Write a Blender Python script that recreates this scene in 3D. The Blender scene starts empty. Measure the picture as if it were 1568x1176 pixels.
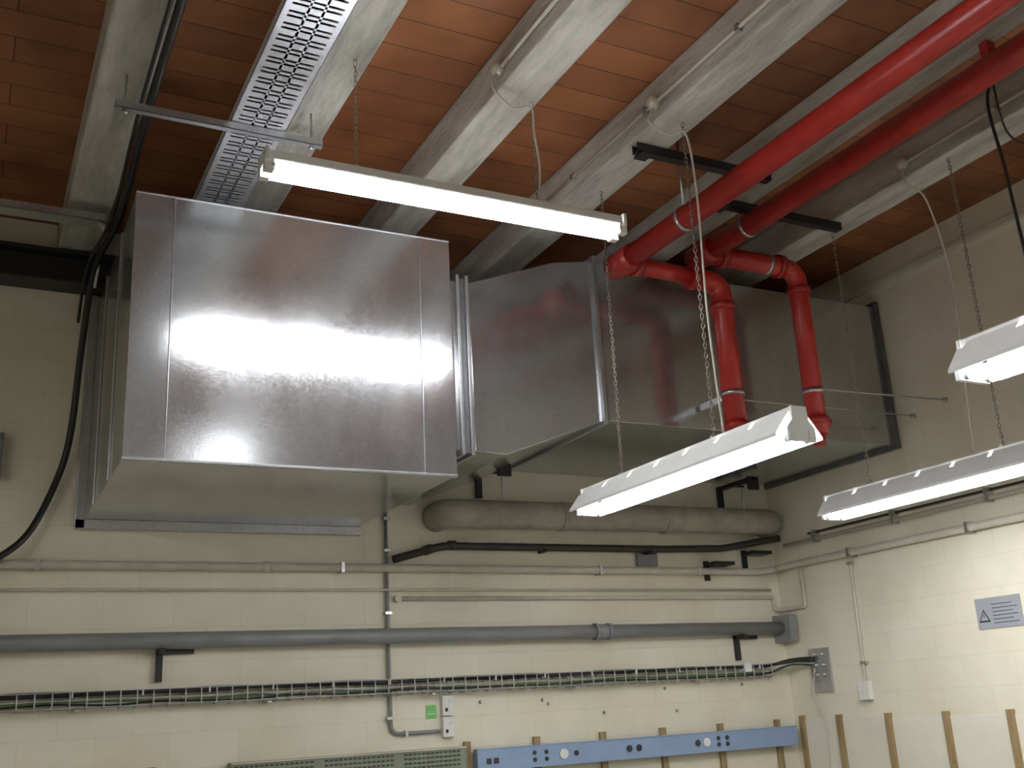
import bpy, bmesh, math, random
from mathutils import Vector, Matrix
random.seed(4)
EYE = 1.6
BW = 7.5      # back wall y
RW = 6.54     # right wall x
CEIL = 3.46 + EYE
BEAMZ = 3.2 + EYE
YW = BW-0.003
XW = RW-0.003

# ------------------------------------------------------------ materials
def new_mat(name):
    m = bpy.data.materials.new(name); m.use_nodes = True
    nt = m.node_tree; b = nt.nodes['Principled BSDF']
    return m, nt, b

def mat(name, col, rough=0.5, metal=0.0, var=0.0, scale=6.0, bump=0.0, bscale=60.0, col2=None, stretch=(1,1,1), rvar=0.0):
    m, nt, b = new_mat(name)
    b.inputs['Base Color'].default_value = (*col, 1)
    b.inputs['Roughness'].default_value = rough
    b.inputs['Metallic'].default_value = metal
    tc = nt.nodes.new('ShaderNodeTexCoord')
    mp = nt.nodes.new('ShaderNodeMapping'); mp.inputs['Scale'].default_value = stretch
    nt.links.new(tc.outputs['Object'], mp.inputs['Vector'])
    if var > 0 or col2:
        n = nt.nodes.new('ShaderNodeTexNoise'); n.inputs['Scale'].default_value = scale
        n.inputs['Detail'].default_value = 6; n.inputs['Roughness'].default_value = 0.65
        nt.links.new(mp.outputs[0], n.inputs['Vector'])
        r = nt.nodes.new('ShaderNodeValToRGB')
        c2 = col2 if col2 else tuple(c*(1-var) for c in col)
        r.color_ramp.elements[0].color = (*c2, 1); r.color_ramp.elements[0].position = 0.32
        r.color_ramp.elements[1].color = (*col, 1); r.color_ramp.elements[1].position = 0.62
        nt.links.new(n.outputs['Fac'], r.inputs['Fac'])
        nt.links.new(r.outputs['Color'], b.inputs['Base Color'])
    if bump > 0:
        n2 = nt.nodes.new('ShaderNodeTexNoise'); n2.inputs['Scale'].default_value = bscale; n2.inputs['Detail'].default_value = 4
        nt.links.new(mp.outputs[0], n2.inputs['Vector'])
        bp = nt.nodes.new('ShaderNodeBump'); bp.inputs['Strength'].default_value = bump; bp.inputs['Distance'].default_value = 0.01
        nt.links.new(n2.outputs['Fac'], bp.inputs['Height']); nt.links.new(bp.outputs[0], b.inputs['Normal'])
    return m

def block_mat(name, c1, c2, mortar):
    m, nt, b = new_mat(name)
    b.inputs['Roughness'].default_value = 0.55
    tc = nt.nodes.new('ShaderNodeTexCoord'); sp = nt.nodes.new('ShaderNodeSeparateXYZ')
    nt.links.new(tc.outputs['Object'], sp.inputs[0])
    ad = nt.nodes.new('ShaderNodeMath'); ad.operation = 'ADD'
    nt.links.new(sp.outputs['X'], ad.inputs[0]); nt.links.new(sp.outputs['Y'], ad.inputs[1])
    cb = nt.nodes.new('ShaderNodeCombineXYZ')
    nt.links.new(ad.outputs[0], cb.inputs['X']); nt.links.new(sp.outputs['Z'], cb.inputs['Y'])
    br = nt.nodes.new('ShaderNodeTexBrick')
    br.inputs['Scale'].default_value = 1.0; br.inputs['Brick Width'].default_value = 0.45; br.inputs['Row Height'].default_value = 0.225
    br.inputs['Mortar Size'].default_value = 0.004; br.inputs['Mortar Smooth'].default_value = 0.8
    br.inputs['Color1'].default_value = (*c1, 1); br.inputs['Color2'].default_value = (*c2, 1); br.inputs['Mortar'].default_value = (*mortar, 1)
    nt.links.new(cb.outputs[0], br.inputs['Vector'])
    n = nt.nodes.new('ShaderNodeTexNoise'); n.inputs['Scale'].default_value = 1.8; n.inputs['Detail'].default_value = 8
    nt.links.new(tc.outputs['Object'], n.inputs['Vector'])
    mx = nt.nodes.new('ShaderNodeMix'); mx.data_type = 'RGBA'; mx.blend_type = 'MULTIPLY'; mx.inputs['Factor'].default_value = 1
    r = nt.nodes.new('ShaderNodeValToRGB')
    r.color_ramp.elements[0].color = (0.88, 0.87, 0.84, 1); r.color_ramp.elements[0].position = 0.3
    r.color_ramp.elements[1].color = (1, 1, 1, 1); r.color_ramp.elements[1].position = 0.6
    nt.links.new(n.outputs['Fac'], r.inputs['Fac'])
    nt.links.new(br.outputs['Color'], mx.inputs['A']); nt.links.new(r.outputs['Color'], mx.inputs['B'])
    nt.links.new(mx.outputs['Result'], b.inputs['Base Color'])
    n2 = nt.nodes.new('ShaderNodeTexNoise'); n2.inputs['Scale'].default_value = 45; n2.inputs['Detail'].default_value = 5
    nt.links.new(tc.outputs['Object'], n2.inputs['Vector'])
    ms = nt.nodes.new('ShaderNodeMath'); ms.operation = 'MULTIPLY_ADD'; ms.inputs[1].default_value = -0.7
    nt.links.new(br.outputs['Fac'], ms.inputs[0]); nt.links.new(n2.outputs['Fac'], ms.inputs[2])
    bp = nt.nodes.new('ShaderNodeBump'); bp.inputs['Strength'].default_value = 0.16; bp.inputs['Distance'].default_value = 0.006
    nt.links.new(ms.outputs[0], bp.inputs['Height']); nt.links.new(bp.outputs[0], b.inputs['Normal'])
    return m

def plank_mat():
    m, nt, b = new_mat('timber_planks'); b.inputs['Roughness'].default_value = 0.6
    tc = nt.nodes.new('ShaderNodeTexCoord')
    br = nt.nodes.new('ShaderNodeTexBrick'); br.inputs['Scale'].default_value = 1
    br.inputs['Brick Width'].default_value = 2.4; br.inputs['Row Height'].default_value = 0.23; br.offset = 0.4
    br.inputs['Mortar Size'].default_value = 0.0035; br.inputs['Mortar Smooth'].default_value = 0.3; br.inputs['Bias'].default_value = 0
    br.inputs['Color1'].default_value = (0.42, 0.160, 0.060, 1); br.inputs['Color2'].default_value = (0.30, 0.110, 0.042, 1)
    br.inputs['Mortar'].default_value = (0.06, 0.026, 0.014, 1)
    nt.links.new(tc.outputs['Object'], br.inputs['Vector'])
    mp = nt.nodes.new('ShaderNodeMapping'); mp.inputs['Scale'].default_value = (1.0, 1.1, 1)
    nt.links.new(tc.outputs['Object'], mp.inputs['Vector'])
    n = nt.nodes.new('ShaderNodeTexNoise'); n.inputs['Scale'].default_value = 1.3; n.inputs['Detail'].default_value = 3; n.inputs['Distortion'].default_value = 0.1
    nt.links.new(mp.outputs[0], n.inputs['Vector'])
    r = nt.nodes.new('ShaderNodeValToRGB')
    r.color_ramp.elements[0].color = (0.58, 0.52, 0.48, 1); r.color_ramp.elements[0].position = 0.34
    r.color_ramp.elements[1].color = (1.0, 1.0, 1, 1); r.color_ramp.elements[1].position = 0.60
    nt.links.new(n.outputs['Fac'], r.inputs['Fac'])
    mx = nt.nodes.new('ShaderNodeMix'); mx.data_type = 'RGBA'; mx.blend_type = 'MULTIPLY'; mx.inputs['Factor'].default_value = 1
    nt.links.new(br.outputs['Color'], mx.inputs['A']); nt.links.new(r.outputs['Color'], mx.inputs['B'])
    nt.links.new(mx.outputs['Result'], b.inputs['Base Color'])
    bp = nt.nodes.new('ShaderNodeBump'); bp.inputs['Strength'].default_value = 0.5; bp.inputs['Distance'].default_value = 0.01; bp.invert = True
    nt.links.new(br.outputs['Fac'], bp.inputs['Height']); nt.links.new(bp.outputs[0], b.inputs['Normal'])
    return m

def galv_mat(name, base=(0.50, 0.503, 0.518), r0=0.14, r1=0.22, spangle=95, metal=0.80, bump=0.022, lo=0.88, hi=1.10):
    m, nt, b = new_mat(name)
    b.inputs['Metallic'].default_value = metal
    tc = nt.nodes.new('ShaderNodeTexCoord')
    v = nt.nodes.new('ShaderNodeTexVoronoi'); v.inputs['Scale'].default_value = spangle; v.inputs['Randomness'].default_value = 1
    nt.links.new(tc.outputs['Object'], v.inputs['Vector'])
    sp = nt.nodes.new('ShaderNodeSeparateColor'); nt.links.new(v.outputs['Color'], sp.inputs[0])
    n = nt.nodes.new('ShaderNodeTexNoise'); n.inputs['Scale'].default_value = 2.0; n.inputs['Detail'].default_value = 5; n.inputs['Roughness'].default_value = 0.55
    mp = nt.nodes.new('ShaderNodeMapping'); mp.inputs['Scale'].default_value = (1.8, 1.8, 0.7)
    nt.links.new(tc.outputs['Object'], mp.inputs['Vector']); nt.links.new(mp.outputs[0], n.inputs['Vector'])
    add = nt.nodes.new('ShaderNodeMath'); add.operation = 'MULTIPLY_ADD'; add.inputs[1].default_value = 0.25
    nt.links.new(sp.outputs[0], add.inputs[0]); nt.links.new(n.outputs['Fac'], add.inputs[2])
    r = nt.nodes.new('ShaderNodeValToRGB')
    r.color_ramp.elements[0].color = (*[c*lo for c in base], 1); r.color_ramp.elements[0].position = 0.42
    r.color_ramp.elements[1].color = (*[min(1, c*hi) for c in base], 1); r.color_ramp.elements[1].position = 0.85
    nt.links.new(add.outputs[0], r.inputs['Fac']); nt.links.new(r.outputs['Color'], b.inputs['Base Color'])
    ad2 = nt.nodes.new('ShaderNodeMath'); ad2.operation = 'MULTIPLY_ADD'; ad2.inputs[1].default_value = 0.4
    nt.links.new(sp.outputs[1], ad2.inputs[0]); nt.links.new(n.outputs['Fac'], ad2.inputs[2])
    mr = nt.nodes.new('ShaderNodeMapRange'); mr.inputs['From Min'].default_value = 0.35; mr.inputs['From Max'].default_value = 1.05
    mr.inputs['To Min'].default_value = r0; mr.inputs['To Max'].default_value = r1
    nt.links.new(ad2.outputs[0], mr.inputs['Value']); nt.links.new(mr.outputs[0], b.inputs['Roughness'])
    bp = nt.nodes.new('ShaderNodeBump'); bp.inputs['Strength'].default_value = bump; bp.inputs['Distance'].default_value = 0.003
    nt.links.new(v.outputs['Distance'], bp.inputs['Height'])
    nt.links.new(bp.outputs[0], b.inputs['Normal'])
    return m

def emis_mat(name, strength, col=(0.96, 0.98, 1.0)):
    m, nt, b = new_mat(name)
    b.inputs['Base Color'].default_value = (0.9, 0.9, 0.9, 1)
    b.inputs['Emission Color'].default_value = (*col, 1); b.inputs['Emission Strength'].default_value = strength
    return m

M = dict(
 wall=block_mat('painted_blockwork', (0.81, 0.765, 0.625), (0.79, 0.745, 0.60), (0.72, 0.68, 0.55)),
 floor=mat('concrete_floor', (0.25, 0.24, 0.225), 0.6, var=0.3, bump=0.2),
 plank=plank_mat(),
 beam=mat('whitewashed_beam', (0.55, 0.525, 0.475), 0.75, col2=(0.32, 0.30, 0.26), scale=3.0, stretch=(3, 0.6, 3), bump=0.6, bscale=26),
 galv=galv_mat('galvanised_sheet'),
 galv2=galv_mat('galvanised_trim', (0.50, 0.51, 0.53), 0.3, 0.40, 50, 0.85),
 galvd=mat('weathered_galvanised_edge', (0.20, 0.205, 0.21), 0.45, 0.7, var=0.3, scale=10),
 tray=galv_mat('galvanised_tray', (0.74, 0.76, 0.82), 0.4, 0.5, 80, 0.5),
 steel=mat('zinc_steel', (0.62, 0.63, 0.64), 0.35, 1.0, var=0.2, scale=15),
 wire=mat('zinc_wire', (0.55, 0.56, 0.55), 0.4, 0.3, var=0.2, scale=15),
 black=mat('black_paint', (0.018, 0.017, 0.016), 0.45, var=0.3, scale=12),
 cable=mat('black_cable', (0.014, 0.014, 0.015), 0.38, var=0.2, scale=20),
 red=mat('red_gloss_paint', (0.46, 0.028, 0.021), 0.31, col2=(0.36, 0.020, 0.016), scale=6, bump=0.06, bscale=25),
 redd=mat('red_coupling', (0.38, 0.024, 0.018), 0.36, var=0.2, scale=12),
 white=mat('white_enamel', (0.80, 0.81, 0.80), 0.38, var=0.08, scale=6),
 tube=emis_mat('fluorescent_tube', 40),
 plastic=mat('white_plastic', (0.78, 0.77, 0.72), 0.4, var=0.06, scale=20),
 cream=mat('cream_conduit', (0.62, 0.58, 0.48), 0.42, var=0.15, scale=9),
 creamd=mat('dusty_insulation', (0.42, 0.385, 0.31), 0.6, var=0.3, scale=5, bump=0.3, bscale=18),
 grey=mat('grey_pipe', (0.26, 0.265, 0.27), 0.42, var=0.25, scale=7, stretch=(0.6, 3, 3)),
 brown=mat('dark_brown_pipe', (0.05, 0.042, 0.036), 0.5, var=0.3, scale=9),
 wood=mat('wood_batten', (0.36, 0.25, 0.12), 0.65, var=0.4, scale=5, stretch=(5, 5, 0.6)),
 blue=mat('blue_trunking', (0.26, 0.36, 0.53), 0.4, var=0.1, scale=6),
 olive=mat('olive_trunking', (0.22, 0.25, 0.18), 0.5, var=0.2, scale=8),
 olived=mat('olive_slot', (0.05, 0.06, 0.045), 0.6, var=0.2, scale=8),
 green=mat('green_tag', (0.17, 0.52, 0.13), 0.5, var=0.1, scale=9),
 greenw=mat('green_cable', (0.12, 0.22, 0.09), 0.45, var=0.1, scale=9),
 sign=mat('grey_sign', (0.33, 0.34, 0.37), 0.4, var=0.05, scale=9),
 ink=mat('black_ink', (0.03, 0.03, 0.035), 0.5, var=0.1, scale=9),
 cord=mat('cream_cord', (0.62, 0.58, 0.50), 0.5, var=0.1, scale=30),
 chain=mat('tarnished_chain', (0.42, 0.38, 0.32), 0.4, 1.0, var=0.3, scale=30),
 panel=mat('painted_panel', (0.81, 0.77, 0.65), 0.5, var=0.08, scale=3),
)

# ------------------------------------------------------------ mesh builder
class B:
    def __init__(s, name):
        s.name = name; s.bm = bmesh.new(); s.mats = []
    def mi(s, k):
        if k not in s.mats: s.mats.append(k)
        return s.mats.index(k)
    def face(s, vs, k, smooth=False):
        try:
            f = s.bm.faces.new(vs); f.material_index = s.mi(k); f.smooth = smooth
            return f
        except ValueError: return None
    def box(s, a, b, k, M4=None):
        xs = sorted((a[0], b[0])); ys = sorted((a[1], b[1])); zs = sorted((a[2], b[2]))
        v = []
        for x in xs:
            for y in ys:
                for z in zs:
                    p = Vector((x, y, z))
                    if M4: p = M4 @ p
                    v.append(s.bm.verts.new(p))
        for idx in ((0,1,3,2),(4,6,7,5),(0,4,5,1),(2,3,7,6),(0,2,6,4),(1,5,7,3)):
            s.face([v[i] for i in idx], k)
        return s
    def hexa(s, p8, k):
        v = [s.bm.verts.new(Vector(p)) for p in p8]
        s.face([v[0], v[1], v[2], v[3]], k); s.face([v[7], v[6], v[5], v[4]], k)
        for i in range(4):
            j = (i+1) % 4
            s.face([v[i], v[j], v[4+j], v[4+i]], k)
    def loft(s, A, Bp, k, caps=True):
        a = [s.bm.verts.new(Vector(p)) for p in A]; b = [s.bm.verts.new(Vector(p)) for p in Bp]
        n = len(a)
        for i in range(n):
            j = (i+1) % n
            s.face([a[i], a[j], b[j], b[i]], k)
        if caps: s.face(a, k); s.face(b[::-1], k)
    def tube(s, pts, r, k, seg=12, caps=True, closed=False):
        pts = [Vector(p) for p in pts]; n = len(pts); rings = []
        up = None
        for i, p in enumerate(pts):
            if closed: t = (pts[(i+1) % n]-pts[i-1])
            elif i == 0: t = pts[1]-pts[0]
            elif i == n-1: t = pts[-1]-pts[-2]
            else: t = (pts[i+1]-p).normalized()+(p-pts[i-1]).normalized()
            t.normalize()
            if up is None:
                up = t.orthogonal().normalized()
            up = (up - t*up.dot(t)).normalized(); w = t.cross(up)
            ring = [s.bm.verts.new(p+(up*math.cos(2*math.pi*j/seg)+w*math.sin(2*math.pi*j/seg))*r) for j in range(seg)]
            rings.append(ring)
        m = n if closed else n-1
        for i in range(m):
            a, b = rings[i], rings[(i+1) % n]
            for j in range(seg):
                q = (j+1) % seg
                s.face([a[j], a[q], b[q], b[j]], k, True)
        if caps and not closed:
            s.face(rings[0][::-1], k); s.face(rings[-1], k)
        return s
    def cyl(s, a, b, r, k, seg=20):
        return s.tube([a, b], r, k, seg)
    def ball(s, c, r, k, sc=(1,1,1)):
        res = bmesh.ops.create_uvsphere(s.bm, u_segments=16, v_segments=10, radius=r, matrix=Matrix.Translation(c) @ Matrix.Diagonal((*sc, 1)))
        i = s.mi(k)
        for v in res['verts']:
            for f in v.link_faces: f.material_index = i; f.smooth = True
    def chain(s, top, bot, k, pitch=0.028, r=0.0028):
        top = Vector(top); bot = Vector(bot); L = (top-bot).length; n = max(2, int(L/pitch)); d = (bot-top)/n
        dn = d.normalized(); a = dn.orthogonal().normalized(); b = dn.cross(a)
        for i in range(n):
            c = top+d*(i+0.5); w = (a if i % 2 else b)
            P = []
            for j in range(10):
                th = 2*math.pi*j/10
                P.append(c+dn*math.cos(th)*pitch*0.66+w*math.sin(th)*pitch*0.30)
            s.tube(P, r, k, 4, closed=True)
    def done(s, bevel=0.0, solid=None):
        bmesh.ops.recalc_face_normals(s.bm, faces=s.bm.faces)
        me = bpy.data.meshes.new(s.name); s.bm.to_mesh(me); s.bm.free()
        ob = bpy.data.objects.new(s.name, me); bpy.context.scene.collection.objects.link(ob)
        for k in s.mats: me.materials.append(M[k])
        if bevel:
            md = ob.modifiers.new('Bevel', 'BEVEL'); md.width = bevel; md.segments = 2; md.limit_method = 'ANGLE'; md.angle_limit = math.radians(50)
        return ob

def Z(z): return z+EYE
def fil(pts, r, n=6):
    pts = [Vector(p) for p in pts]; out = [pts[0]]
    for i in range(1, len(pts)-1):
        p = pts[i]; a = (pts[i-1]-p); b = (pts[i+1]-p)
        rr = min(r, a.length*0.49, b.length*0.49)
        A = p+a.normalized()*rr; C = p+b.normalized()*rr
        for j in range(n+1):
            t = j/n
            out.append(A*(1-t)**2+p*2*t*(1-t)+C*t*t)
    out.append(pts[-1]); return out
def spline(pts, n=8):
    pts = [Vector(p) for p in pts]; P = [pts[0]]+pts+[pts[-1]]; out = []
    for i in range(1, len(P)-2):
        for j in range(n):
            t = j/n; a, b, c, d = P[i-1:i+3]
            out.append(0.5*((2*b)+(c-a)*t+(2*a-5*b+4*c-d)*t*t+(3*b-a-3*c+d)*t**3))
    out.append(pts[-1]); return out

# ------------------------------------------------------------ room shell
LW = -3.0; FW = -3.0; LE = LW+0.01; FE = FW+0.01
b = B('wall_back'); b.box((LW-0.2, BW, 0), (RW+0.2, BW+0.2, CEIL), 'wall'); b.done()
b = B('wall_right'); b.box((RW, FW, 0), (RW+0.2, BW, CEIL), 'wall'); b.done()
b = B('wall_left'); b.box((LW-0.2, FW, 0), (LW, BW, CEIL), 'wall'); b.done()
b = B('wall_front'); b.box((LW-0.2, FW-0.2, 0), (RW+0.2, FW, CEIL), 'wall'); b.done()
b = B('floor'); b.box((LW-0.2, FW-0.2, -0.1), (RW+0.2, BW+0.2, 0), 'floor'); b.done()
b = B('ceiling'); b.box((LW-0.2, FW-0.2, CEIL), (RW+0.2, BW+0.2, CEIL+0.1), 'plank'); b.done()
b = B('trim_1'); b.box((RW-0.05, FW, Z(3.19)), (RW, BW, Z(3.235)), 'cream'); b.done(0.004)

cr = 2.595; sp = 0.976; bwid = 0.26
for i in range(-5, 4):
    xr = cr + i*sp
    b = B('ceiling_beam')
    b.box((xr-bwid, FE, BEAMZ), (xr, YW, CEIL-0.001), 'beam')
    b.done(0.012)
def beamx(i): return cr+i*sp-bwid, cr+i*sp

b = B('steel_joist')
b.box((LE, 7.28, Z(2.95)), (2.5, 7.49, Z(2.975)), 'black')
b.box((LE, 7.28, Z(3.165)), (2.5, 7.49, Z(3.19)), 'black')
b.box((LE, 7.37, Z(2.975)), (2.5, 7.39, Z(3.165)), 'black')
b.done(0.003)

# ------------------------------------------------------------ plenum box
x0, x1, y0, y1, z0, z1 = 0.675, 2.56, 5.65, 7.5, Z(1.355), Z(2.875)
b = B('ventilation_plenum_box')
b.box((x0, y0, z0), (x1, y1-0.01, z1), 'galv')
for (sa, sb) in ((x0-0.004, x0+0.205), (x1-0.20, x1+0.004)):
    b.box((sa, y0-0.004, z0-0.004), (sb, y0+0.05, z1+0.004), 'galv')
b.box((x0+0.203, y0-0.009, z0), (x0+0.210, y0, z1), 'galv2')
b.box((x1-0.207, y0-0.009, z0), (x1-0.200, y0, z1), 'galv2')
b.box((x0-0.006, y0-0.012, z0-0.010), (x1+0.006, y0+0.03, z0+0.006), 'galv2')
b.box((x0-0.004, y0-0.008, z1-0.002), (x1+0.004, y0+0.03, z1+0.010), 'galv2')
b.box((x0-0.01, y0+0.55, z0), (x0, y0+0.57, z1), 'galv2')
b.box((x0-0.01, y0+1.25, z0), (x0, y0+1.27, z1), 'galv2')
fw = 0.06
b.box((x0-fw, y1-0.07, z0-fw), (x0-fw+0.006, y1-0.01, z1+fw), 'galv2')
b.box((x0-fw, y1-0.075, z0-fw), (x0, y1-0.068, z1+fw), 'galv2')
b.box((x0-fw, y1-0.075, z0-fw), (x1+0.02, y1-0.068, z0), 'galv2')
b.box((x0-fw, y1-0.07, z0-fw), (x1+0.02, y1-0.01, z0-fw+0.006), 'galv2')
for i in range(7):
    zz = z0+0.1+i*(z1-z0-0.2)/6
    b.ball((x0-0.03, y1-0.076, zz), 0.006, 'steel')
for i in range(9):
    b.ball((x0+i*(x1-x0)/8, y1-0.076, z0-0.03), 0.006, 'steel')
b.done(0.003)

# ------------------------------------------------------------ duct run
b = B('galvanised_duct')
yb = 7.47
ya, yc = 5.75, 5.88
b.box((x1+0.012, ya, Z(1.54)), (2.74, yb, Z(2.66)), 'galv')
for xx in (2.635, 2.70):
    b.box((xx, ya-0.035, Z(1.505)), (xx+0.022, yb, Z(2.695)), 'galv2')
b.box((2.655, ya-0.012, Z(1.52)), (2.70, ya+0.02, Z(2.68)), 'galvd')
st = [(2.74, 1.54, 2.66, ya), (2.97, 1.54, 2.755, ya+0.03), (3.43, 1.715, 2.945, ya+0.085), (3.78, 1.85, 3.03, yc)]
def sect(x, za, zb, yf): return [(x, yf, Z(za)), (x, yb, Z(za)), (x, yb, Z(zb)), (x, yf, Z(zb))]
rings = [[b.bm.verts.new(p) for p in sect(*q)] for q in st]
for a, c in zip(rings[:-1], rings[1:]):
    for i in range(4):
        j = (i+1) % 4
        b.face([a[i], a[j], c[j], c[i]], 'galv')
b.face(rings[0], 'galv'); b.face(rings[-1][::-1], 'galv')
zl, zh = Z(1.85), Z(3.03)
b.box((3.78, yc, zl), (6.50, yb, zh), 'galv')
for xx, t in ((3.765, 0.03), (4.95, 0.014)):
    e = 0.03 if t > 0.02 else 0.010
    b.box((xx, yc-e, zl-e), (xx+t, yb, zh+e), 'galv2')
b.box((6.488, yc-0.035, zl-0.03), (6.530, yb, zh+0.04), 'galvd')
b.done(0.003)

for xb in (3.55, 5.95):
    b = B('duct_support_bracket')
    b.box((xb, 7.0, Z(1.78)), (xb+0.05, YW, Z(1.815)), 'black')
    b.box((xb, 7.46, Z(1.62)), (xb+0.05, YW, Z(1.80)), 'black')
    b.box((xb-0.03, 7.0, Z(1.70)), (xb+0.08, 7.03, Z(1.815)), 'black')
    b.cyl((xb+0.16, 7.33, Z(1.60)), (xb+0.16, 7.33, Z(1.815)), 0.008, 'steel', 8)
    b.box((xb+0.02, 7.32, Z(1.79)), (xb+0.18, 7.34, Z(1.81)), 'black')
    b.done(0.003)

# ------------------------------------------------------------ red sprinkler pipes
R = 0.076
def band(bb, c, ax, r, k='steel', w=0.03):
    c = Vector(c); ax = Vector(ax).normalized()
    bb.cyl(c-ax*w/2, c+ax*w/2, r+0.006, k, 24)
def flangering(bb, c, ax, r, w=0.05):
    c = Vector(c); ax = Vector(ax).normalized()
    bb.cyl(c-ax*w/2, c+ax*w/2, r+0.013, 'redd', 24)
b = B('red_sprinkler_pipe')
b.tube([(3.80, FE, Z(2.87)), (3.80, 5.62, Z(2.87))], R, 'red', 24)
b.tube([(3.80, 5.50, Z(2.865)), (4.40, 5.50, Z(2.835))], 0.060, 'red', 24)
b.tube(fil([(4.38, 5.50, Z(2.832)), (4.60, 5.50, Z(2.82)), (4.60, 5.50, Z(1.74))], 0.14, 8), R, 'red', 24)
b.cyl((3.80, 5.38, Z(2.87)), (3.80, 5.63, Z(2.87)), R+0.012, 'redd', 24)
b.cyl((3.80, 5.63, Z(2.87)), (3.80, 5.66, Z(2.87)), 0.05, 'redd', 24)
flangering(b, (3.90, 5.50, Z(2.86)), (1, 0, -0.05), 0.066)
flangering(b, (4.36, 5.50, Z(2.838)), (1, 0, -0.05), R)
flangering(b, (4.60, 5.50, Z(2.64)), (0, 0, 1), R)
flangering(b, (4.60, 5.50, Z(1.77)), (0, 0, 1), R)
band(b, (4.60, 5.50, Z(2.0)), (0, 0, 1), R)
band(b, (3.80, 4.80, Z(2.87)), (0, 1, 0), R)
b.box((4.585, 5.5, Z(1.98)), (4.615, 5.85, Z(2.02)), 'steel')
b.cyl((3.80, 4.80, Z(2.94)), (3.80, 4.80, Z(3.455)), 0.008, 'steel', 8)
for yy in (2.3, 1.2):
    b.cyl((3.80, yy, Z(2.94)), (3.80, yy, Z(3.455)), 0.008, 'steel', 8)
b.done()
b = B('red_sprinkler_pipe')
b.tube([(4.50, FE, Z(3.04)), (4.50, 5.62, Z(3.04))], R, 'red', 24)
b.tube(fil([(4.50, 5.50, Z(3.04)), (5.34, 5.50, Z(3.04)), (5.34, 5.50, Z(1.76))], 0.14, 8), 0.072, 'red', 24)
b.cyl((4.50, 5.38, Z(3.04)), (4.50, 5.63, Z(3.04)), R+0.012, 'redd', 24)
flangering(b, (4.64, 5.50, Z(3.04)), (1, 0, 0), 0.075)
flangering(b, (5.17, 5.50, Z(3.04)), (1, 0, 0), 0.075)
flangering(b, (5.34, 5.50, Z(2.86)), (0, 0, 1), 0.075)
flangering(b, (5.34, 5.50, Z(1.86)), (0, 0, 1), 0.075)
b.cyl((5.34, 5.50, Z(1.86)), (5.45, 5.50, Z(1.86)), 0.035, 'redd')
b.cyl((5.34, 5.50, Z(1.68)), (5.34, 5.50, Z(1.77)), 0.045, 'redd')
band(b, (5.34, 5.50, Z(2.08)), (0, 0, 1), 0.072)
band(b, (5.06, 5.50, Z(3.04)), (1, 0, 0), 0.072)
band(b, (4.50, 5.02, Z(3.04)), (0, 1, 0), R)
b.box((4.47, 3.02, Z(3.09)), (4.53, 3.07, Z(3.195)), 'redd')
b.cyl((4.50, 1.2, Z(3.1)), (4.50, 1.2, Z(3.195)), 0.008, 'steel', 8)
b.cyl((5.34, 5.42, Z(2.08)), (XW, 5.35, Z(2.08)), 0.006, 'steel', 8)
b.cyl((4.62, 5.60, Z(2.0)), (XW, 5.67, Z(2.04)), 0.005, 'steel', 8)
for (yy, zz) in ((5.35, 2.08), (5.67, 2.04)): b.cyl((XW-0.03, yy, Z(zz)), (XW, yy, Z(zz)), 0.018, 'steel', 10)
b.done()

for (xa, xb_, yy) in ((3.34, 4.36, 4.62), (4.22, 5.34, 5.02)):
    b = B('black_support_channel')
    b.box((xa, yy-0.03, Z(3.14)), (xb_, yy+0.03, Z(3.146)), 'black')
    b.box((xa, yy-0.03, Z(3.14)), (xb_, yy-0.024, Z(3.197)), 'black')
    b.box((xa, yy+0.024, Z(3.14)), (xb_, yy+0.03, Z(3.197)), 'black')
    b.box((xa+0.02, yy-0.05, Z(3.125)), (xa+0.10, yy+0.05, Z(3.14)), 'black')
    b.done(0.002)

# ------------------------------------------------------------ luminaires
def tubes(b, c, L, along, dx, dz, r=0.019):
    for s_ in (-1, 1):
        off = Vector((0, s_*dx, dz)) if along == 'x' else Vector((s_*dx, 0, dz))
        d = Vector((1, 0, 0)) if along == 'x' else Vector((0, 1, 0))
        p = Vector(c)+off
        b.cyl(p-d*(L/2-0.05), p+d*(L/2-0.05), r, 'tube', 12)
        for e in (-1, 1):
            b.cyl(p+d*e*(L/2-0.05), p+d*e*(L/2-0.03), r*0.9, 'steel', 12)

def batten(c, L, along, chains, name='fluorescent_batten_light', topz=BEAMZ-0.012):
    b = B(name); c = Vector(c)
    def bx(a0, a1, w0, w1, h0, h1, k):
        if along == 'x': b.box((c.x+a0, c.y+w0, c.z+h0), (c.x+a1, c.y+w1, c.z+h1), k)
        else: b.box((c.x+w0, c.y+a0, c.z+h0), (c.x+w1, c.y+a1, c.z+h1), k)
    h = L/2
    bx(-h+0.005, h-0.005, -0.045, 0.045, 0.035, 0.085, 'white')
    bx(-h+0.01, h-0.01, -0.060, 0.060, 0.026, 0.036, 'white')
    for e in (-1, 1):
        bx(e*(h-0.02), e*h, -0.073, 0.073, 0.015, 0.088, 'white')
        bx(e*(h-0.045), e*(h+0.001), -0.066, -0.024, -0.03, 0.03, 'plastic')
        bx(e*(h-0.045), e*(h+0.001), 0.024, 0.066, -0.03, 0.03, 'plastic')
    tubes(b, c, L, along, 0.048, -0.003, 0.022)
    for (cx, cy) in chains:
        b.chain((cx, cy, topz), (cx, cy, c.z+0.09), 'chain')
        b.ball((cx, cy, topz), 0.011, 'steel')
        b.box((cx-0.012, cy-0.012, c.z+0.08), (cx+0.012, cy+0.012, c.z+0.11), 'steel')
    return b.done(0.002)

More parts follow.
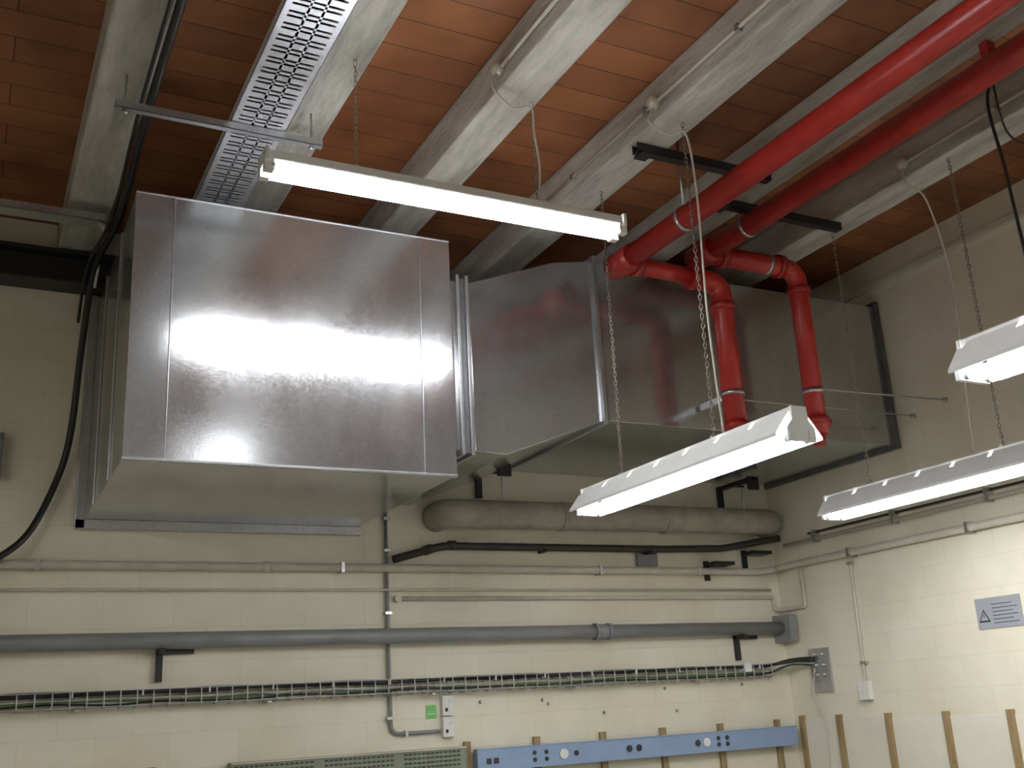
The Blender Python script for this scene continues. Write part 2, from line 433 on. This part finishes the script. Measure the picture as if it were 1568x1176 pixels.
def reflector_light(cx, ya_, yb_, zt, chains):
    b = B('fluorescent_reflector_light')
    L = yb_-ya_
    b.box((cx-0.045, ya_+0.005, zt+0.07), (cx+0.045, yb_-0.005, zt+0.135), 'white')
    for s_ in (-1, 1):
        pA = (cx+s_*0.046, zt+0.118); pB = (cx+s_*0.075, zt+0.087); pC = (cx+s_*0.145, zt-0.002); pD = (cx+s_*0.147, zt-0.014)
        t = 0.004
        def strip(p, q, y0_, y1_):
            b.hexa([(p[0], y0_, p[1]), (q[0], y0_, q[1]), (q[0], y0_, q[1]+t), (p[0], y0_, p[1]+t),
                    (p[0], y1_, p[1]), (q[0], y1_, q[1]), (q[0], y1_, q[1]+t), (p[0], y1_, p[1]+t)], 'white')
        strip(pB, pC, ya_+0.02, yb_-0.02)
        b.box((pC[0]-0.002, ya_+0.02, pD[1]), (pC[0]+0.002, yb_-0.02, pC[1]+t), 'white')
        n = 7; pitch = (L-0.04)/n
        for i in range(n):
            yy = ya_+0.02+i*pitch
            strip(pA, pB, yy, yy+pitch-0.03)
    for e, yy in ((-1, ya_), (1, yb_)):
        ya2, yb2 = (yy, yy+0.02) if e < 0 else (yy-0.02, yy)
        P = [(-0.046, 0.137), (0.046, 0.137), (0.050, 0.07), (0.085, 0.03), (0.085, -0.032), (-0.085, -0.032), (-0.085, 0.03), (-0.050, 0.07)]
        b.loft([(cx+p[0], ya2, zt+p[1]) for p in P], [(cx+p[0], yb2, zt+p[1]) for p in P], 'white')
        for s_ in (-1, 1):
            q0, q1 = (ya2-0.006, ya2) if e < 0 else (yb2, yb2+0.006)
            b.box((cx+s_*0.040, q0, zt-0.03), (cx+s_*0.078, q1, zt+0.02), 'plastic')
    tubes(b, (cx, (ya_+yb_)/2, zt), L, 'y', 0.060, -0.016, 0.020)
    for (px, py, topz) in chains:
        b.chain((px, py, topz-0.012), (cx, py, zt+0.14), 'chain')
        b.box((cx-0.02, py-0.01, zt+0.13), (cx+0.02, py+0.01, zt+0.155), 'steel')
    return b.done()

batten((2.07, 4.45, Z(2.49)), 1.99, 'x', [(1.54, 4.45), (2.55, 4.45)])
batten((2.15, 1.0, Z(2.49)), 1.3, 'y', [(2.15, 0.6), (2.15, 1.4)], topz=CEIL-0.012)
ZT = Z(1.165)
reflector_light(3.44, 3.65, 5.62, ZT, [(3.46, 4.30, BEAMZ), (3.46, 5.20, BEAMZ)])
reflector_light(3.46, 0.75, 2.70, ZT, [(3.46, 1.0, BEAMZ), (3.46, 1.95, BEAMZ)])
reflector_light(5.30, 3.50, 5.45, ZT, [(5.30, 4.0, BEAMZ), (5.30, 5.05, BEAMZ)])
reflector_light(5.30, 0.65, 2.58, ZT, [(5.30, 1.1, BEAMZ), (5.30, 2.2, BEAMZ)])
reflector_light(0.2, -2.4, -0.47, Z(1.4), [(0.2, -1.8, CEIL), (0.2, -0.8, CEIL)])
reflector_light(-1.9, 2.9, 4.85, Z(1.9), [(-1.9, 3.3, CEIL), (-1.9, 4.4, CEIL)])  # invented lamp out of view, added to brighten the wall at the left

# ------------------------------------------------------------ ceiling conduits
def ceil_conduit(i, yball, ynear, yfar, cord):
    xl = beamx(i)[0]-0.001; zc = Z(3.29)
    b = B('ceiling_conduit')
    x = xl-0.018
    b.cyl((x, ynear, zc), (x, yfar, zc), 0.011, 'cream', 12)
    b.cyl((xl, yball, zc), (xl-0.045, yball, zc), 0.038, 'cream', 24)
    b.ball((xl-0.045, yball, zc), 0.036, 'cream', (0.5, 1, 1))
    yy = ynear+0.6
    while yy < yfar:
        b.box((xl-0.034, yy-0.012, zc-0.02), (xl, yy+0.012, zc+0.02), 'steel'); yy += 0.85
    b.tube(spline([(xl-0.03, yball, zc-0.03)]+cord, 8), 0.0062, 'cord', 8)
    b.done()
ceil_conduit(0, 4.36, FE, 4.36, [(2.27, 4.36, Z(3.17)), (2.40, 4.40, Z(3.10)), (2.53, 4.42, Z(3.14)), (2.545, 4.43, Z(3.0)), (2.565, 4.43, Z(2.8)), (2.55, 4.43, Z(2.60))])
ceil_conduit(1, 4.32, FE, 5.6, [(3.24, 4.32, Z(3.16)), (3.36, 4.32, Z(3.10)), (3.46, 4.28, Z(3.10)), (3.49, 4.28, Z(2.7)), (3.47, 4.28, Z(2.0)), (3.44, 4.22, Z(1.31))])
ceil_conduit(3, 4.30, FE, 4.35, [(5.24, 4.30, Z(3.14)), (5.34, 4.25, Z(3.02)), (5.40, 4.22, Z(2.5)), (5.36, 4.22, Z(1.9)), (5.31, 4.22, Z(1.31))])

# ------------------------------------------------------------ perforated tray overhead
b = B('perforated_cable_tray')
ta, tb, tz = 1.045, 1.335, Z(3.05)
yN, yF = FW+0.05, 7.2
for xx in (ta, tb-0.003):
    b.box((xx, yN, tz), (xx+0.003, yF, tz+0.05), 'tray')
for (xa, xb_) in ((ta, ta+0.03), (ta+0.105, ta+0.117), (tb-0.117, tb-0.105), (tb-0.03, tb)):
    b.box((xa, yN, tz), (xb_, yF, tz+0.002), 'tray')
yy = yN; i = 0
while yy < yF-0.06:
    w = 0.042 if i % 2 else 0.018
    b.box((ta+0.03, yy, tz), (tb-0.03, yy+w, tz+0.002), 'tray')
    yy += w+0.017; i += 1
b.box((ta+0.05, yN, tz+0.012), (tb-0.05, yF, tz+0.035), 'cable')
b.done()
b = B('strut_channel')
for (a_, c_) in (((0.47, 5.0, Z(3.0)), (1.54, 5.041, Z(3.003))), ((0.47, 5.0, Z(3.0)), (1.54, 5.003, Z(3.041))), ((0.47, 5.038, Z(3.0)), (1.54, 5.041, Z(3.041)))):
    b.box(a_, c_, 'galv2')
for xx in (0.52, 1.48):
    b.cyl((xx, 5.02, Z(2.985)), (xx, 5.02, Z(3.198)), 0.006, 'steel', 8)
    b.cyl((xx, 5.02, Z(2.975)), (xx, 5.02, Z(2.995)), 0.014, 'steel', 6)
b.done()
b = B('cable_tray')
b.box((LE, 6.52, Z(3.08)), (0.60, 6.64, Z(3.083)), 'galv2')
b.box((LE, 6.52, Z(3.08)), (0.60, 6.523, Z(3.13)), 'galv2')
b.box((LE, 6.637, Z(3.08)), (0.60, 6.64, Z(3.13)), 'galv2')
for k in range(3):
    b.tube(spline([(LE, 6.54+k*0.03, Z(3.10)), (0, 6.54+k*0.03, Z(3.10)), (0.56, 6.55+k*0.03, Z(3.09)), (0.60, 6.75, Z(2.98)), (0.60, 6.95, Z(2.8))], 6), 0.010, 'cream', 8)
b.done()

b = B('power_cable')
path = [(0.665, FE+0.02, Z(3.17)), (0.665, 0, Z(3.17)), (0.655, 3.0, Z(3.16)), (0.655, 5.1, Z(3.14)), (0.665, 6.3, Z(3.04)), (0.585, 6.85, Z(2.90)), (0.565, 7.2, Z(2.45)), (0.55, 7.36, Z(1.95)), (0.50, 7.42, Z(1.65)), (0.36, 7.41, Z(1.28)), (0.20, 7.37, Z(1.10)), (0.0, 7.36, Z(1.0))]
b.tube(spline(path, 10), 0.022, 'cable', 12)
path2 = [(p[0]-0.045, p[1]-0.02, p[2]-0.01) for p in path[:6]]+[(0.53, 7.15, Z(2.62))]
path2[0] = (0.62, FE+0.02, Z(3.16))
b.tube(spline(path2, 8), 0.011, 'cable', 10)
b.done()

b = B('hanging_lead')
b.tube(spline([(4.78, 3.0, Z(3.188)), (4.78, 3.28, Z(3.12)), (4.79, 3.28, Z(2.6)), (4.80, 3.27, Z(1.9)), (4.79, 3.27, Z(1.2))], 10), 0.009, 'cable', 8)
b.tube(spline([(4.79, 3.25, Z(3.15)), (4.9, 3.3, Z(2.9)), (5.1, 3.3, Z(2.88)), (5.22, 3.3, Z(3.15))], 10), 0.006, 'cable', 8)
b.cyl((4.79, 3.27, Z(1.2)), (4.79, 3.27, Z(1.08)), 0.03, 'cable', 16)
b.done()

# ------------------------------------------------------------ back wall services
def clip(b, x, y, z, r, k='steel'):
    b.box((x-0.012, y-r-0.006, z-r-0.006), (x+0.012, YW, z+r+0.006), k)
b = B('cream_conduit_pipe')
yp = 7.44
b.tube(fil([(LE, yp, Z(1.055)), (6.30, yp, Z(1.055)), (6.43, 7.38, Z(1.075))], 0.06), 0.030, 'cream', 16)
for x in (0.41, 2.43, 4.62): clip(b, x, yp, Z(1.055), 0.03)
for x in (1.85, 5.6): b.cyl((x, yp, Z(1.055)), (x+0.05, yp, Z(1.055)), 0.036, 'cream')
b.done()
b = B('cream_conduit_pipe')
b.tube(fil([(6.43, 7.38, Z(1.075)), (RW-0.06, 7.22, Z(1.09)), (RW-0.06, 6.9, Z(1.09)), (RW-0.06, FE, Z(1.09))], 0.08), 0.030, 'cream', 16)
for y in (6.5, 5.3, 4.0): b.box((RW-0.1, y-0.012, Z(1.05)), (XW, y+0.012, Z(1.13)), 'steel')
b.done()
b = B('slim_conduit')
b.tube([(LE, 7.47, Z(0.90)), (6.42, 7.47, Z(0.90))], 0.010, 'cream', 10)
b.tube(fil([(2.89, 7.47, Z(0.835)), (6.40, 7.47, Z(0.835)), (6.44, 7.47, Z(0.835)), (6.44, 7.47, Z(0.72)), (RW-0.03, 7.3, Z(0.72)), (RW-0.03, 7.15, Z(0.72)), (RW-0.03, 7.15, Z(1.04))], 0.03), 0.016, 'cream', 12)
b.cyl((2.87, YW, Z(0.835)), (2.87, 7.45, Z(0.835)), 0.026, 'cream')
b.done()
b = B('grey_drain_pipe')
b.tube([(LE, 7.40, Z(0.56)), (6.44, 7.40, Z(0.56))], 0.055, 'grey', 20)
for x in (4.50, 4.62): b.cyl((x, 7.40, Z(0.56)), (x+0.035, 7.40, Z(0.56)), 0.066, 'grey', 20)
b.cyl((4.50, 7.40, Z(0.56)), (4.65, 7.40, Z(0.56)), 0.060, 'grey', 20)
b.box((6.42, 7.28, Z(0.44)), (6.50, YW, Z(0.67)), 'grey')
for x in (1.19, 5.98):
    b.box((x-0.02, 7.46, Z(0.30)), (x+0.02, YW, Z(0.52)), 'black')
    b.box((x-0.02, 7.34, Z(0.475)), (x+0.02, YW, Z(0.505)), 'black')
    b.box((x-0.02, 7.46, Z(0.475)), (x+0.22, YW, Z(0.505)), 'black')
b.done()

b = B('wire_cable_basket')
zb_, zt_ = Z(0.160), Z(0.255); yb0, yb1 = 7.38, 7.49
xE = 6.30
for (yy, zz) in ((yb0, zt_), (yb0, zb_+0.045), (yb0, zb_), (7.42, zb_), (7.455, zb_), (yb1, zb_), (yb1, zt_)):
    b.tube([(LE, yy, zz), (xE, yy, zz)], 0.0035, 'wire', 5)
x = LW+0.05
while x < xE:
    b.tube(spline([(x, yb0, zt_), (x, yb0-0.006, zb_+0.02), (x, yb0+0.02, zb_-0.012), (x, yb1-0.02, zb_-0.012), (x, yb1, zb_+0.02), (x, yb1, zt_)], 2), 0.0048, 'wire', 5)
    x += 0.10
cols = ['cable', 'greenw', 'cord', 'cable', 'cable', 'cable', 'cable']
for k in range(7):
    if k < 3: yy = 7.41+0.02*k; zz = zb_+0.016+0.012*k; amp = 0.010; rr = 0.0065
    else: zz = zt_-0.014+0.004*(k % 2); yy = 7.395+0.022*(k-3); amp = 0.008; rr = 0.011
    pts = [(LE, yy, zz)]
    xx = LW
    while xx < 6.2:
        xx += 0.30; pts.append((min(xx, 6.25), yy+random.uniform(-.006, .006), zz+random.uniform(-amp, amp)))
    pts.append((6.40, 7.30, Z(0.24)+k*0.007)); pts.append((RW-0.035, 7.12, Z(0.22)+k*0.011))
    b.tube(spline(pts, 3), rr, cols[k], 8)
x = LW+0.3
while x < xE:      # pale cable ties around the bundle
    b.box((x, 7.378, zt_-0.034), (x+0.008, 7.475, zt_+0.006), 'plastic'); x += 0.42
x = -0.5
while x < xE:
    b.box((x-0.015, yb0-0.005, zb_-0.022), (x+0.015, YW, zb_-0.014), 'steel')
    b.box((x-0.015, 7.493, zb_-0.022), (x+0.015, YW, zt_+0.01), 'steel'); x += 1.2
b.box((5.95, 7.36, Z(0.20)), (6.02, 7.49, Z(0.27)), 'white')
b.done()

b = B('vertical_conduit')
b.tube(fil([(2.785, 7.475, Z(1.50)), (2.79, 7.475, Z(0.45)), (2.80, 7.475, Z(-0.12)), (3.18, 7.475, Z(-0.12))], 0.07), 0.0135, 'grey', 10)
for z_ in (1.42, 1.18, 0.72, -0.02): b.box((2.765, 7.45, Z(z_)), (2.815, YW, Z(z_)+0.02), 'steel')
b.box((2.90, 7.45, Z(-0.14)), (2.92, YW, Z(-0.10)), 'steel')
b.done()
b = B('wall_socket')
for (za, zb2) in ((-0.015, 0.128), (-0.165, -0.022)):
    b.box((3.195, 7.455, Z(za)), (3.285, YW, Z(zb2)), 'plastic')
    b.box((3.215, 7.450, Z(za+0.03)), (3.235, 7.456, Z(za+0.055)), 'ink')
    b.box((3.245, 7.449, Z(za+0.09)), (3.265, 7.456, Z(za+0.11)), 'white')
b.done(0.004)
b = B('green_label'); b.box((3.08, 7.494, Z(-0.03)), (3.16, YW, Z(0.065)), 'green'); b.box((3.09, 7.492, Z(0.0)), (3.15, 7.495, Z(0.008)), 'white'); b.done(0.001)

b = B('insulated_pipe')
b.tube(fil([(3.20, 7.49, Z(1.455)), (3.20, 7.32, Z(1.46)), (3.40, 7.32, Z(1.46)), (6.24, 7.32, Z(1.485)), (6.40, 7.32, Z(1.485)), (6.40, 7.49, Z(1.485))], 0.1, 8), 0.112, 'creamd', 24)
for x in (4.2, 5.2): b.cyl((x, 7.32, Z(1.467)), (x+0.04, 7.32, Z(1.467)), 0.115, 'creamd', 24)
b.done()
b = B('dark_water_pipe')
b.tube(fil([(2.83, 7.44, Z(1.12)), (3.22, 7.42, Z(1.225)), (5.2, 7.42, Z(1.235)), (5.9, 7.42, Z(1.255)), (6.30, 7.38, Z(1.32)), (6.46, 7.32, Z(1.34))], 0.08), 0.030, 'brown', 14)
for x in (3.1, 3.3, 5.15): b.cyl((x-0.03, 7.425, Z(1.185) if x < 3.2 else Z(1.23)), (x+0.03, 7.42, Z(1.205) if x < 3.2 else Z(1.232)), 0.037, 'brown', 14)
for x in (4.1, 5.1):
    b.box((x-0.015, 7.36, Z(1.19)), (x+0.015, YW, Z(1.21)), 'black')
b.box((5.02, 7.46, Z(1.10)), (5.22, YW, Z(1.20)), 'grey')
b.done()
for (xa, za) in ((5.72, 0.98), (6.15, 1.08)):
    b = B('pipe_clamp_bracket')
    b.box((xa, 7.475, Z(za)), (xa+0.05, YW, Z(za+0.17)), 'black')
    b.box((xa, 7.33, Z(za+0.12)), (xa+0.22, YW, Z(za+0.15)), 'black')
    b.done(0.003)

# ------------------------------------------------------------ right wall services
b = B('right_wall_conduit')
b.tube([(RW-0.05, 7.3, Z(1.27)), (RW-0.05, FE, Z(1.27))], 0.018, 'cream', 12)
b.tube([(RW-0.03, 7.0, Z(1.33)), (RW-0.03, FE, Z(1.33))], 0.010, 'brown', 8)
for y in (6.9, 6.0, 5.1, 4.2): b.box((RW-0.08, y-0.012, Z(1.24)), (XW, y+0.012, Z(1.35)), 'steel')
b.done()
b = B('switch_drop_conduit')
b.tube([(RW-0.02, 6.56, Z(1.04)), (RW-0.02, 6.58, Z(0.05))], 0.011, 'cream', 10)
for z_ in (1.0, 0.2): b.box((RW-0.035, 6.53, Z(z_)), (XW, 6.60, Z(z_)+0.02), 'steel')
b.box((RW-0.05, 6.53, Z(-0.08)), (XW, 6.64, Z(0.07)), 'plastic')
b.box((RW-0.056, 6.57, Z(-0.02)), (RW-0.05, 6.60, Z(0.01)), 'white')
b.done(0.002)
b = B('cable_entry_plate')
b.box((RW-0.02, 6.96, Z(0.0)), (XW, 7.20, Z(0.36)), 'galv2')
for z_ in (0.31, 0.22, 0.14):
    for y in (7.03, 7.12): b.cyl((RW-0.05, y, Z(z_)), (XW, y, Z(z_)), 0.018, 'steel', 12)
b.tube(spline([(RW-0.04, 7.12, Z(0.2)), (RW-0.05, 7.16, Z(0.0)), (RW-0.03, 7.08, Z(-0.3)), (RW-0.03, 7.12, Z(-0.7))], 8), 0.006, 'cord', 8)
b.done()
b = B('warning_sign')
b.box((RW-0.008, 5.03, Z(0.367)), (XW, 5.41, Z(0.582)), 'sign')
sx = RW-0.0095
def tri(h, k, x):
    cy_, cz_ = 5.345, Z(0.45)
    vs = [(x, cy_+h*0.55, cz_-h*0.4), (x, cy_-h*0.55, cz_-h*0.4), (x, cy_, cz_+h*0.6)]
    b.loft(vs, [(x+0.002, p[1], p[2]) for p in vs], k)
tri(0.09, 'ink', sx); tri(0.062, 'sign', sx-0.001)
b.box((sx-0.002, 5.342, Z(0.445)), (sx, 5.348, Z(0.47)), 'ink')
for i in range(6):
    b.box((sx, 5.06+(0.04 if i % 2 else 0.0), Z(0.40+i*0.026)), (sx+0.002, 5.27, Z(0.405+i*0.026)), 'ink')
b.done()

b = B('trim_2')
for x in (3.39, 3.97, 4.56, 5.13, 5.71, 6.32):
    b.box((x-0.026, 7.465, 0), (x+0.026, YW, Z(-0.205)), 'wood')
b.done(0.002)
b = B('trim_3')
for y in (7.38, 6.93, 6.39, 5.82, 5.26, 4.70, 4.14, 3.58):
    b.box((RW-0.04, y-0.026, 0), (XW, y+0.026, Z(-0.185)), 'wood')
b.box((RW-0.012, 3.0, 0), (XW, 7.45, Z(-0.215)), 'panel')
b.done(0.002)

b = B('blue_dado_trunking')
b.box((3.43, 7.39, Z(-0.42)), (6.45, 7.46, Z(-0.262)), 'blue')
b.box((3.43, 7.385, Z(-0.272)), (6.45, 7.392, Z(-0.262)), 'blue')
def disc(x, z, r, k): b.cyl((x, 7.39, Z(z)), (x, 7.380, Z(z)), r, k, 20)
for (x, z, r, k) in ((3.90, -.315, .016, 'ink'), (3.90, -.365, .016, 'ink'), (4.0, -.315, .016, 'ink'), (4.0, -.365, .016, 'ink'), (4.15, -.34, .038, 'white'),
                     (4.26, -.34, .020, 'ink'), (4.74, -.34, .026, 'ink'), (4.83, -.34, .026, 'ink'), (5.40, -.34, .026, 'ink'), (5.49, -.34, .034, 'white'),
                     (5.61, -.315, .018, 'ink'), (5.61, -.365, .018, 'ink'), (5.70, -.315, .018, 'ink'), (5.70, -.365, .018, 'ink')):
    disc(x, z, r, k)
for x in (3.50, 3.56): b.box((x, 7.383, Z(-.37)), (x+0.04, 7.39, Z(-.33)), 'ink')
b.done(0.003)
b = B('perforated_wall_trunking')
b.box((1.66, 7.41, Z(-0.42)), (3.35, YW, Z(-0.235)), 'olive')
b.box((1.66, 7.40, Z(-0.245)), (3.35, 7.41, Z(-0.235)), 'cream')
x = 1.68
while x < 3.31:
    if all(abs(x-s_) > 0.03 for s_ in (2.24, 2.83)):
        for z_ in (-0.27, -0.30, -0.33, -0.36):
            b.box((x, 7.405, Z(z_)), (x+0.022, 7.411, Z(z_)+0.012), 'olived')
    x += 0.034
b.done()
b = B('cream_wall_trunking')
b.box((LE, 7.42, Z(-0.38)), (1.19, YW, Z(-0.225)), 'cream')
b.box((LE, 7.41, Z(-0.24)), (1.19, 7.42, Z(-0.225)), 'wood')
b.done(0.003)
b = B('wall_junction_box')
b.box((-0.08, 7.40, Z(1.60)), (0.155, YW, Z(1.90)), 'grey'); b.box((-0.07, 7.395, Z(1.61)), (0.145, 7.4, Z(1.89)), 'grey'); b.done(0.004)
b = B('wall_fixings')
for (x, z_) in ((3.52, 0.07), (4.05, 0.06), (4.1, 0.03), (5.2, 0.1), (4.6, -0.06), (6.0, 0.1), (5.3, -0.08)):
    b.cyl((x, YW, Z(z_)), (x, 7.475, Z(z_)), 0.008, 'steel', 8); b.cyl((x, YW, Z(z_)), (x, 7.494, Z(z_)), 0.014, 'grey', 10)
b.done()

# ------------------------------------------------------------ world, camera, colour
w = bpy.data.worlds.new('World'); bpy.context.scene.world = w; w.use_nodes = True
w.node_tree.nodes['Background'].inputs[0].default_value = (0.5, 0.55, 0.6, 1)
w.node_tree.nodes['Background'].inputs[1].default_value = 0.05
sc = bpy.context.scene
sc.view_settings.view_transform = 'Standard'
sc.view_settings.exposure = 0.12
cam = bpy.data.cameras.new('camera'); co = bpy.data.objects.new('camera', cam); sc.collection.objects.link(co)
rt = Vector((0.8871, -0.4583, -0.0549)); fwd = Vector((0.4536, 0.8437, 0.2869))
fwd.normalize(); rt = (rt-fwd*rt.dot(fwd)).normalized(); up = rt.cross(fwd).normalized()
m = Matrix(((rt.x, up.x, -fwd.x, 0), (rt.y, up.y, -fwd.y, 0), (rt.z, up.z, -fwd.z, EYE), (0, 0, 0, 1)))
co.matrix_world = m
cam.sensor_width = 36; cam.lens = 36*1620/1568
cam.shift_x = -16/1568; cam.shift_y = 12/1568
cam.clip_start = 0.05
sc.camera = co
